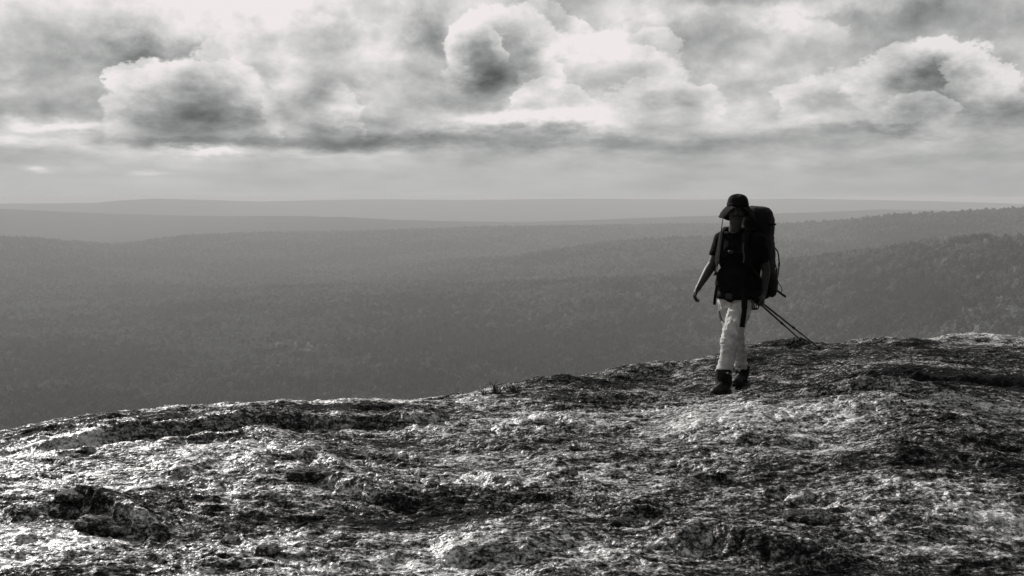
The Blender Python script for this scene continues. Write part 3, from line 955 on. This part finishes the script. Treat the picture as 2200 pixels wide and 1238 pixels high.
    part('collar', col_.mesh('collar'), M_shirt, w, w)

    # trousers: loose pale cotton, creased at hip, knee and hem
    t = MB()
    t.tube([j['pelvis'] + UP * 0.072, j['pelvis'], j['pelvis'] - UP * 0.10], [(0.158, 0.128), (0.166, 0.128), (0.150, 0.118)], 26, side=LFT)
    for a in 'LR':
        hp, kn, an = j['hip' + a], j['knee' + a], j['ank' + a]
        out = LFT if a == 'L' else -LFT
        pts = smoothpath([hp + UP * 0.04, hp.lerp(kn, 0.5) + H * 0.008, kn + H * 0.004, kn.lerp(an, 0.5) - H * 0.008, an + UP * 0.045], 7)
        n = len(pts); keys = [0.0, 0.25, 0.5, 0.75, 1.0]; rv = [0.102, 0.096, 0.080, 0.070, 0.076] if a == 'L' else [0.102, 0.094, 0.074, 0.058, 0.062]
        t.tube(pts, [float(np.interp(i / (n - 1), keys, rv)) for i in range(n)], 24)
    knees = [j['kneeL'], j['kneeR']]; anks = [j['ankL'], j['ankR']]
    def td(p):
        hgt = p.z
        # drag folds down the thigh, bunching at knees and hems
        up = 1 / (1 + math.exp(-(hgt - 0.58) * 18))
        k1 = mnoise.noise(Vector((p.x * 17 + p.z * 5, p.y * 17, p.z * 4.5)))
        k2 = mnoise.noise(Vector((p.x * 6, p.y * 6, p.z * 19 + p.x * 13)))
        k3 = mnoise.noise(Vector((p.x * 13 + 4, p.y * 13, p.z * 38 - p.x * 20)))
        near = max(math.exp(-((hgt - 0.50) / 0.10) ** 2), math.exp(-((hgt - 0.17) / 0.09) ** 2), 0.6 * math.exp(-((hgt - 0.80) / 0.07) ** 2))
        hem = min(1.0, max(0.0, (hgt - 0.16) / 0.06)) if hgt < 0.3 else 1.0
        fold = up * (0.5 - 2.2 * abs(k1)) * 0.013 + (1 - up) * (0.4 - 1.8 * abs(k2)) * (0.006 + 0.014 * near) + (0.4 - 1.6 * abs(k3)) * 0.008 * near
        return fold * (0.35 + 0.65 * hem)
    tr = part('trousers', fuse('trousers', t, 0.006, 2, disp=td), M_trouser, w, w, label='pale creased cotton trousers')
    # side pocket flap and fly seam
    pk = MB()
    c0 = j['hipR'] - LFT * 0.078 - UP * 0.115 + H * 0.02
    pk.ribbon([c0 + UP * 0.05, c0, c0 - UP * 0.05 + LFT * 0.01], [-LFT, -LFT, -LFT], 0.09, 0.008)
    part('pocket', pk.mesh('pocket'), M_trouser, tr, w)
    # belt
    bl = MB()
    pb = j['pelvis'] + UP * 0.070
    bl.tube([pb - UP * 0.018, pb + UP * 0.018], [(0.166, 0.136), (0.168, 0.138)], 30, side=LFT)
    part('belt', bl.mesh('belt'), M_strap, w, w)

    # boots
    for a, fd, gz in (('L', (H + Vector((-0.12, -0.1, 0))).normalized(), None), ('R', (H + Vector((0.12, 0.0, 0))).normalized(), None)):
        an = j['ank' + a]
        sd_ = fd.cross(UP)
        heel = Vector((an.x, an.y, 0)) - fd * 0.035
        gz = max(ground(*(heel + fd * k).xy) for k in (0.0, 0.08, 0.16, 0.22)) - 0.012
        lift = 0.0
        base = Vector((heel.x, heel.y, gz))
        bt = MB()
        bt.chain([an + UP * 0.06, base + UP * 0.085 + fd * 0.01], [0.062, 0.058])
        bt.tube([an + UP * 0.085, an + UP * 0.03, base + UP * 0.09], [0.076, 0.071, 0.064], 16)
        bt.ellipsoid(base + UP * 0.058, (sd_, fd, UP), (0.045, 0.055, 0.055))
        bt.cap(base + UP * 0.070 + fd * 0.02, 0.050, base + UP * 0.052 + fd * 0.16, 0.042)
        bt.ellipsoid(base + UP * 0.046 + fd * 0.185, (sd_, fd, UP), (0.050, 0.065, 0.040))
        bo = part('boot', fuse('boot', bt, 0.006, 2, disp=lambda p: 0.002 * mnoise.noise(p * 50)), M_boot, w, w)
        so_ = MB(); rs = []
        outl = [(-0.058, 0.022), (-0.04, 0.042), (0.03, 0.043), (0.10, 0.040), (0.17, 0.052), (0.225, 0.044), (0.255, 0.020)]
        loop = [(y_, x_) for y_, x_ in outl] + [(y_, -x_) for y_, x_ in reversed(outl)]
        for zz, gr in ((-0.004, 0.94), (0.004, 1.0), (0.024, 1.02), (0.030, 0.98)):
            rs.append([base + fd * (0.09 + (y_ - 0.09) * gr) + sd_ * x_ * gr + UP * (zz + max(0, y_ - 0.18) * 0.12) for y_, x_ in loop])
        so_.rings(rs)
        part('sole', so_.mesh('sole', False), M_sole, bo, w)
        lc = MB()
        for k in range(4):
            cpt = base + fd * (0.065 + 0.026 * k) + UP * (0.124 - 0.012 * k)
            lc.tube([cpt - sd_ * 0.022 - UP * 0.006, cpt + UP * 0.002, cpt + sd_ * 0.022 - UP * 0.006], [0.0035] * 3, 6)
        part('laces', lc.mesh('laces'), M_cord if a == 'L' else M_strap, bo, w)

    # hat: soft crown, wide floppy brim drooping at the sides
    hat_c = hc + HU * 0.046 - HF * 0.010 + HS * 0.012
    hm = MB(); seg = 40; rs = []
    hrs = ((0.006, 0.105), (0.040, 0.101), (0.064, 0.092), (0.080, 0.076), (0.089, 0.056), (0.094, 0.030), (0.099, 0.0))
    for i, (rr, zz) in enumerate(reversed(hrs)):
        ring = []
        for k in range(seg):
            th = 2 * math.pi * k / seg
            dent = 1 + 0.03 * math.sin(2 * th + 1.1) + 0.02 * math.sin(5 * th)
            ring.append(hat_c + (HS * math.cos(th) * 0.93 + HF * math.sin(th) * 1.08) * rr * dent * 1.04 + HU * (zz - 0.022 + 0.006 * math.sin(3 * th)))
        rs.append(ring)
    brim = []
    for t_ in (0.0, 0.2, 0.45, 0.7, 1.0):
        ring = []
        for k in range(seg):
            th = 2 * math.pi * k / seg                   # 0 = picture right, pi/2 = face side
            front = max(0.0, math.sin(th)); sidew = abs(math.cos(th))
            drop = 0.034 + 0.080 * sidew ** 1.4 + 0.060 * max(0, -math.sin(th)) - 0.040 * front
            drop *= 1 + 0.25 * math.sin(3 * th + 0.7)
            rad_ = 0.097 + t_ * (0.080 - 0.050 * front) - 0.008 * t_ ** 4
            ring.append(hat_c + (HS * math.cos(th) * 0.97 + HF * math.sin(th) * 1.05) * rad_ * 1.03 + HU * (-0.022 - drop * t_ ** 1.35 + 0.004 * math.sin(7 * th) * t_))
        brim.append(ring)
    under = [[p - HU * 0.005 for p in ring] for ring in reversed(brim)]
    inner = [[hat_c + (p - hat_c) * 0.93 for p in ring] for ring in rs[1:]]
    hm.rings(list(reversed(rs)) + brim + under + inner, caps=False)
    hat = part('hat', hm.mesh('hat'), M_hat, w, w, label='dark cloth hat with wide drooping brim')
    bd = MB(); rs = []
    for zz in (0.0, 0.024):
        rs.append([hat_c + (HS * math.cos(2 * math.pi * k / seg) * 0.93 + HF * math.sin(2 * math.pi * k / seg) * 1.08) * 0.1015 * (1 + 0.03 * math.sin(4 * math.pi * k / seg + 1.1)) + HU * (zz - 0.016) for k in range(seg)])
    bd.rings(rs, caps=True)
    part('hat_band', bd.mesh('hat_band'), M_strap, hat, w)
    # chin cord hanging in a long loop, with toggle
    cd = MB()
    pth = smoothpath([at(1554, 463, 9.80), at(1551, 485, 9.79), at(1547, 515, 9.77), at(1543, 548, 9.74), at(1539, 575, 9.73), at(1536, 588, 9.73)], 5)
    cd.tube(pth, [0.0042] * len(pth), 7)
    pth2 = [p + Vector((0.012, 0.004, 0)) for p in pth[8:]]
    cd.tube([pth[7]] + pth2, [0.0036] * (len(pth2) + 1), 7)
    part('chin_cord', cd.mesh('chin_cord'), M_cord, hat, w)
    tg = MB(); tg.ellipsoid(pth[-1], (Vector((1, 0, 0)), Vector((0, 1, 0)), UP), (0.012, 0.012, 0.016), 12, 8)
    tg.tube([pth[-1], pth[-1] + Vector((-0.012, 0, -0.022))], [0.005, 0.004], 8)
    part('cord_toggle', tg.mesh('cord_toggle'), M_plastic, hat, w)
    return w

GRIP = at(1631, 648, 9.80)
TIP1 = at(1764, 751, 10.84)
TIP2 = at(1724, 734, 10.62)
build_walker()

# ------------------------------------------------------------------ backpack on his back
def build_pack():
    j = J
    B = -H                                # backwards
    base = j['waist'] + B * 0.290 + LFT * 0.062
    r = root('backpack', Vector((base.x, base.y, j['waist'].z - 0.16)), 'tall dark hiking backpack worn by the walking person', 'backpack')
    def sect(z, la, de, off=0.0, lo=0.0, n=32, p=2.8):
        c = Vector((base.x, base.y, z)) + B * off + LFT * lo
        ring = []
        for k in range(n):
            t = 2 * math.pi * k / n; cx, sx = math.cos(t), math.sin(t)
            ring.append(c + LFT * la * math.copysign(abs(cx) ** (2 / p), cx) + B * de * math.copysign(abs(sx) ** (2 / p), sx))
        return ring
    zt = lambda py: at(1630, py, 10.12).z
    m = MB()
    m.rings([sect(zt(643), 0.05, 0.04, -0.02), sect(zt(640), 0.115, 0.095, -0.02), sect(zt(632), 0.140, 0.12, -0.01), sect(zt(600), 0.158, 0.140), sect(zt(565), 0.160, 0.142), sect(zt(535), 0.155, 0.132), sect(zt(512), 0.146, 0.118, -0.005), sect(zt(500), 0.140, 0.108, -0.01), sect(zt(492), 0.10, 0.08, -0.01)])
    wr = lambda p: 0.007 * mnoise.noise(Vector((p.x * 12, p.y * 12, p.z * 18))) + 0.003 * mnoise.noise(p * 40)
    part('main_bag', fuse('main_bag', m, 0.01, 3, disp=wr), M_pack, r, r)
    l = MB()
    l.rings([sect(zt(512), 0.10, 0.09, 0.0), sect(zt(506), 0.140, 0.122, 0.0), sect(zt(490), 0.150, 0.130, -0.005), sect(zt(470), 0.148, 0.126, -0.012), sect(zt(456), 0.138, 0.112, -0.02), sect(zt(447), 0.110, 0.085, -0.028), sect(zt(443), 0.06, 0.05, -0.03)])
    ld = part('top_lid', fuse('top_lid', l, 0.01, 3, disp=wr), M_pack, r, r)
    zp = MB()
    zp.ribbon([Vector((base.x, base.y, zt(482))) + LFT * a_ + B * b_ for a_, b_ in ((0.146, -0.10), (0.149, 0.0), (0.142, 0.08), (0.11, 0.118), (0.0, 0.128))], [LFT, LFT, LFT, (LFT + B), B], 0.018, 0.006)
    part('lid_zip', zp.mesh('lid_zip'), M_strap, ld, r)
    # side pocket and rear pocket
    s = MB()
    c = Vector((base.x, base.y, zt(608))) + LFT * 0.150
    s.ellipsoid(c, (LFT, B, UP), (0.045, 0.085, 0.13))
    part('side_pocket', fuse('side_pocket', s, 0.008, 2, disp=wr), M_pack, r, r)
    f = MB()
    f.ellipsoid(Vector((base.x, base.y, zt(580))) + B * 0.135, (LFT, B, UP), (0.11, 0.035, 0.15))
    part('rear_pocket', fuse('rear_pocket', f, 0.008, 2, disp=wr), M_pack, r, r)
    # compression straps standing off the side with buckles
    for (p0, p1, bow) in (((1664, 528), (1669, 606), 0.030), ((1661, 560), (1668, 602), 0.014)):
        a0, a1 = at(*p0, 10.16), at(*p1, 10.16)
        n_ = (LFT * 0.5 + B).normalized()
        mid = a0.lerp(a1, 0.5) + Vector((1, 0, 0)) * bow
        pth = smoothpath([a0 - Vector((0.02, 0, 0)), a0.lerp(mid, 0.35) + Vector((bow * .5, 0, 0)), mid, a1.lerp(mid, .3), a1 - Vector((0.015, 0, 0))], 5)
        st = MB(); st.ribbon(pth, Vector((1, 0.3, 0)), 0.022, 0.004)
        cs = part('compression_strap', st.mesh('compression_strap'), M_strap, r, r)
        bk = MB(); bk.box(pth[len(pth) // 2], (Vector((0, 1, 0)), Vector((1, 0, 0)), UP), (0.016, 0.008, 0.024), 0.3)
        part('buckle', bk.mesh('buckle'), M_plastic, cs, r)
    # loose strap end and cord loop at the bottom
    ls = MB()
    pth = smoothpath([at(1655, 612, 10.2), at(1666, 622, 10.22), at(1677, 630, 10.24), at(1688, 638, 10.25)], 5)
    ls.ribbon(pth, Vector((0.5, -0.6, 0.6)), 0.026, 0.008)
    part('loose_strap', ls.mesh('loose_strap'), M_strap, r, r)
    lp = MB()
    pth = smoothpath([at(1662, 601, 10.2), at(1671, 607, 10.21), at(1678, 616, 10.21), at(1680, 625, 10.21), at(1676, 630, 10.2)], 5)
    lp.tube(pth, [0.0036] * len(pth), 7)
    part('cord_loop', lp.mesh('cord_loop'), M_strap, r, r)
    # shoulder straps over the shirt, sternum strap
    ns = []
    for sgn, a in ((-1, 'shR'), (1, 'shL')):
        sh = j['neck'].lerp(j[a], 0.62) + UP * 0.055
        lat = LFT * sgn
        pts = [j['chest'] + B * 0.16 + lat * 0.085 + UP * 0.10, sh + B * 0.085 + UP * 0.0, sh + UP * 0.022, sh + H * 0.085 - UP * 0.025 + lat * 0.0, j['chest'] + H * 0.150 + lat * 0.118 + UP * 0.055, j['chest'] + H * 0.130 + lat * 0.150 - UP * 0.06, j['waist'] + H * 0.06 + lat * 0.196 + UP * 0.10, j['waist'] + B * 0.08 + lat * 0.190 + UP * 0.02]
        nor = [(B + UP), (UP + B * .4), UP, (UP + H), H + lat * .25, H + lat * .6, lat + H * .4, lat]
        path = smoothpath(pts, 5)
        nn = smoothpath([Vector(n).normalized() for n in nor], 5)
        wd = [0.062] * 26 + [0.030] * (len(path) - 26)
        st = MB(); st.ribbon(path, nn, wd, 0.016)
        ss = part('shoulder_strap', st.mesh('shoulder_strap'), M_strap, r, r)
        # thin webbing tail hanging from the strap
        tl = MB()
        p0 = j['chest'] + H * 0.166 + lat * 0.112 + UP * 0.06
        tl.ribbon(smoothpath([p0 + UP * 0.06 - H * .01, p0, p0 - UP * 0.06 + lat * 0.012, p0 - UP * 0.12 + lat * 0.004], 4), H + lat * .3, 0.014, 0.004)
        part('strap_tail', tl.mesh('strap_tail'), M_cord, ss, r)
        ns.append(j['chest'] + H * 0.160 + lat * 0.115 + UP * 0.04)
    sm = MB(); sm.ribbon(smoothpath([ns[0], ns[0].lerp(ns[1], .5) + H * 0.012 - UP * 0.006, ns[1]], 6), H, 0.018, 0.004)
    st = part('sternum_strap', sm.mesh('sternum_strap'), M_strap, r, r)
    bk = MB(); bk.box(ns[0].lerp(ns[1], .5) + H * 0.016 - UP * 0.006, (LFT, UP, H), (0.022, 0.014, 0.006), 0.3)
    part('buckle', bk.mesh('buckle'), M_plastic, st, r)
    # padded hip belt closed in front, with hanging ends
    hb = MB(); c = j['waist'] - UP * 0.098
    pth = []; nor = []
    for k in range(33):
        t = 2 * math.pi * k / 32
        pth.append(c + LFT * math.sin(t) * 0.196 + H * math.cos(t) * 0.165 - UP * 0.012 * math.cos(t)); nor.append(LFT * math.sin(t) + H * math.cos(t))
    hb.ribbon(pth, nor, 0.066, 0.018)
    hp = part('hip_belt', hb.mesh('hip_belt'), M_strap, r, r)
    bk = MB(); bk.box(c + H * 0.178 - UP * 0.012, (LFT, UP, H), (0.034, 0.026, 0.010), 0.3)
    part('buckle', bk.mesh('buckle'), M_plastic, hp, r)
    fr = MB()
    y_ = (c + H * 0.17).y
    pth = smoothpath([at(1597, 621, 9.70), at(1599, 640, 9.67), at(1599, 665, 9.64), at(1597, 685, 9.62), at(1594, 703, 9.61)], 5)
    fr.ribbon(pth, H + LFT * .5, [0.052] * 10 + [0.046] * (len(pth) - 10), 0.022)
    part('hanging_strap', fr.mesh('hanging_strap'), M_strap, r, r, label='dark strap end hanging down over the thigh')
    sd = MB()
    pth = smoothpath([at(1541, 612, 9.86), at(1538, 628, 9.86), at(1536, 642, 9.86), at(1535, 655, 9.86)], 4)
    sd.ribbon(pth, Vector((-0.3, -1, 0)), 0.026, 0.008)
    part('strap_end', sd.mesh('strap_end'), M_strap, r, r)
    return r

build_pack()

# ------------------------------------------------------------------ two trekking poles carried in one hand
def build_pole(tip, shift, label):
    d = (tip - GRIP).normalized()
    s = d.cross(UP).normalized(); u = s.cross(d)
    p = GRIP + u * shift[1] + s * shift[0]
    d = (tip - p).normalized(); L = (tip - p).length
    r = root('trekking_pole', tip, label, 'trekking pole', 'trekking poles held together in one hand')
    g = MB(); g.tube([p - d * 0.085, p - d * 0.078, p - d * 0.05, p - d * 0.03, p, p + d * 0.05, p + d * 0.062], [0.010, 0.015, 0.0145, 0.0115, 0.0125, 0.0115, 0.009], 14)
    gp = part('grip', g.mesh('grip'), M_grip, r, r)
    lp = MB(); q = p - d * 0.07
    pth = smoothpath([q + u * 0.012, q + u * 0.01 - s * 0.03 - UP * 0.03, q - UP * 0.085 - s * 0.02, q - UP * 0.07 + d * 0.03, q + d * 0.02 - u * 0.008], 5)
    lp.ribbon(pth, s, 0.016, 0.003)
    part('wrist_strap', lp.mesh('wrist_strap'), M_strap, gp, r)
    a = MB(); a.tube([p + d * 0.055, p + d * L * 0.52], [0.0088, 0.0088], 12); part('upper_shaft', a.mesh('upper_shaft'), M_pole, r, r)
    c = MB(); c.tube([p + d * (L * 0.52 - 0.03), p + d * (L * 0.52 - 0.02), p + d * (L * 0.52 + 0.02), p + d * (L * 0.52 + 0.03)], [0.009, 0.0125, 0.0125, 0.008], 12); part('locking_collar', c.mesh('locking_collar'), M_plastic, r, r)
    b = MB(); b.tube([p + d * (L * 0.52 + 0.02), p + d * (L - 0.06)], [0.0072, 0.0068], 12); part('lower_shaft', b.mesh('lower_shaft'), M_pole, r, r)
    k = MB(); k.tube([p + d * (L - 0.075), p + d * (L - 0.066), p + d * (L - 0.060), p + d * (L - 0.056)], [0.010, 0.021, 0.021, 0.009], 16); part('basket', k.mesh('basket'), M_plastic, r, r)
    t = MB(); t.tube([p + d * (L - 0.06), p + d * (L - 0.02), p + d * L], [0.0085, 0.006, 0.003], 10); part('tip', t.mesh('tip'), M_steel, r, r)

build_pole(TIP1, (0.012, 0.0), 'longer dark trekking pole whose tip reaches farther behind the walking person')
build_pole(TIP2, (-0.012, -0.004), 'trekking pole with its tip nearer the walking person, below the other pole')

# ------------------------------------------------------------------ loose stones lying on the dome
def meet(d, y0, y1, default):
    """depth at which a sight line first meets the rock"""
    yy = np.linspace(y0, y1, 900); xx = d.x * yy / d.y
    g = rock_mid(xx, yy) + rock_fine(xx, yy, np.hypot(xx, yy))
    hit = np.nonzero(EYE + d.z * yy / d.y < g)[0]
    return float(yy[hit[0]]) if len(hit) else default

def build_stone(px, py, wpx, hpx, dep, seed, label):
    x, y = flat_hit(px, py + hpx * 0.4)
    k = y / F
    gx = ground(x, y)
    # walk along the sight line until it meets the rock
    d = pix(px, py + hpx * 0.4)
    y = meet(d, 3.6, 14.0, y); x = d.x * y / d.y
    gx = ground(x, y); k = y / F
    hw, hh, hd = wpx * k / 2, hpx * k * 0.46, dep
    bm = bmesh.new(); bmesh.ops.create_icosphere(bm, subdivisions=5, radius=1.0)
    off = Vector((seed * 3.1, seed * 7.7, seed))
    for v in bm.verts:
        c = v.co.copy()
        q = Vector((math.copysign(abs(c.x) ** 0.75, c.x), math.copysign(abs(c.y) ** 0.75, c.y), math.copysign(abs(c.z) ** 0.6, c.z)))
        c2 = Vector((c.x * hw / hd, c.y, c.z))
        s = 1 + 0.25 * mnoise.noise(c2 * 1.1 + off) + 0.30 * (0.4 - abs(mnoise.noise(c2 * 2.2 + off))) + 0.16 * (0.4 - abs(mnoise.noise(c2 * 5.2 + off))) + 0.08 * mnoise.noise(c2 * 11 + off)
        v.co = Vector((q.x * hw, q.y * hd, q.z * hh)) * s
    me = bpy.data.meshes.new('stone'); bm.to_mesh(me); bm.free()
    me.polygons.foreach_set('use_smooth', np.ones(len(me.polygons), dtype=bool))
    o = link('stone', me, M_stone, label=label, category='stone')
    o.location = (x, y, gx + hh * 0.45); o.rotation_euler = (0.05 * seed % 0.3, 0.04 * seed % 0.2, 0.2 * math.sin(seed * 2.3))
    return o

def stone_mat():
    m, t, b = material('dark_stone')
    g = t.node('ShaderNodeTexCoord').outputs['Object']
    n = t.math('ADD', t.math('MULTIPLY', t.noise(g, 14, 5, 0.65), 0.6), t.math('MULTIPLY', t.noise(g, 70, 4, 0.7), 0.5))
    t.l.new(t.ramp(n, [(0.40, (0.006, 0.006, 0.006, 1)), (0.56, (0.03, 0.03, 0.0295, 1)), (0.68, (0.40, 0.395, 0.39, 1))]), b.inputs['Base Color'])
    b.inputs['Roughness'].default_value = 0.8
    b.inputs['Specular IOR Level'].default_value = 0.15
    bp = t.node('ShaderNodeBump'); bp.inputs['Strength'].default_value = 0.9; bp.inputs['Distance'].default_value = 0.01
    t.l.new(n, bp.inputs['Height']); t.l.new(bp.outputs[0], b.inputs['Normal'])
    return m
M_stone = stone_mat()
STONES = [
    (577, 1179, 50, 18, 0.035, 1, 'small flat loose stone lying alone on pale rock below the jagged slab'),
    (500, 1163, 46, 16, 0.040, 2, 'small rounded dark stone just above the small flat loose stone'),
    (150, 1100, 70, 30, 0.055, 3, 'squarish dark stone at the upper end of the jagged slab'),
    (245, 1128, 150, 32, 0.060, 4, 'long jagged dark rock slab sloping down over the pale rock'),
    (160, 1066, 80, 16, 0.050, 5, 'low dark stone lying just behind the jagged slab'),
    (672, 1016, 110, 26, 0.070, 6, 'broad black rock hump beside a hollow in the dome'),
    (1222, 1014, 34, 14, 0.030, 7, 'small round black stone on the lumpy middle of the dome'),
    (1328, 1022, 30, 12, 0.030, 8, 'tiny black stone next to the small round black stone'),
    (1350, 1124, 76, 20, 0.045, 9, 'long low dark stone between the mottled stone and the tiny black stone'),
    (1735, 1108, 90, 26, 0.060, 10, 'mottled rounded stone above the long black ledge'),
]
for sp in STONES: build_stone(*sp)

# ------------------------------------------------------------------ small plants at the edge of the dome
M_leaf = simple('heath_leaf', (0.03, 0.033, 0.028), 0.7, 0.3, 40, 0.4)
M_stem = simple('heath_stem', (0.03, 0.028, 0.025), 0.8, 0.2)
def build_plant(px, py, hpx, wpx, n, seed, label):
    rnd = random.Random(seed)
    d = pix(px, py + 3); y = 10.4
    y = meet(d, 8.0, 12.5, y)
    x = d.x * y / d.y; k = y / F
    r = root('heath_plant', Vector((x, y, ground(x, y) - 0.01)), label, 'plant', 'small plants along the edge of the dome')
    st, lf = MB(), MB()
    for i in range(n):
        a = rnd.uniform(0, 6.28); rr = rnd.uniform(0, wpx * k * 0.5)
        b0 = r.location + Vector((math.cos(a) * rr * 0.6, math.sin(a) * rr * 0.4, 0))
        hgt = hpx * k * rnd.uniform(0.45, 1.1)
        top = b0 + Vector((math.cos(a) * rr * rnd.uniform(.3, 1.3), math.sin(a) * rr * .5, hgt))
        mid = b0.lerp(top, .5) + Vector((rnd.uniform(-.01, .01), rnd.uniform(-.01, .01), 0))
        pth = smoothpath([b0, mid, top], 4)
        st.tube(pth, [0.0030 - 0.0018 * q / (len(pth) - 1) for q in range(len(pth))], 5)
        for q in range(rnd.randint(7, 15)):
            t = rnd.uniform(0.25, 1.0); p = pth[min(int(t * (len(pth) - 1)), len(pth) - 1)]
            an = rnd.uniform(0, 6.28); dv = Vector((math.cos(an), math.sin(an), rnd.uniform(0.1, 1.0))).normalized()
            L = rnd.uniform(0.010, 0.024); sv = dv.cross(UP).normalized() * L * 0.2
            lf.add([p, p + dv * L * .5 + sv, p + dv * L, p + dv * L * .5 - sv], [(0, 1, 2, 3)])
    part('stems', st.mesh('stems'), M_stem, r, r)
    part('leaves', lf.mesh('leaves', False), M_leaf, r, r, kind='stuff')
for sp in (
    (1038, 846, 22, 18, 9, 1, 'sparse thin plant at the rock edge, farthest from the walking person'),
    (1066, 843, 30, 22, 22, 2, 'dense upright dark plant between two lower plants at the rock edge'),
    (1103, 838, 18, 50, 26, 3, 'low spreading plant at the rock edge, nearest the walking person'),
):
    build_plant(*sp)

for o in LATER: COL.objects.link(o)
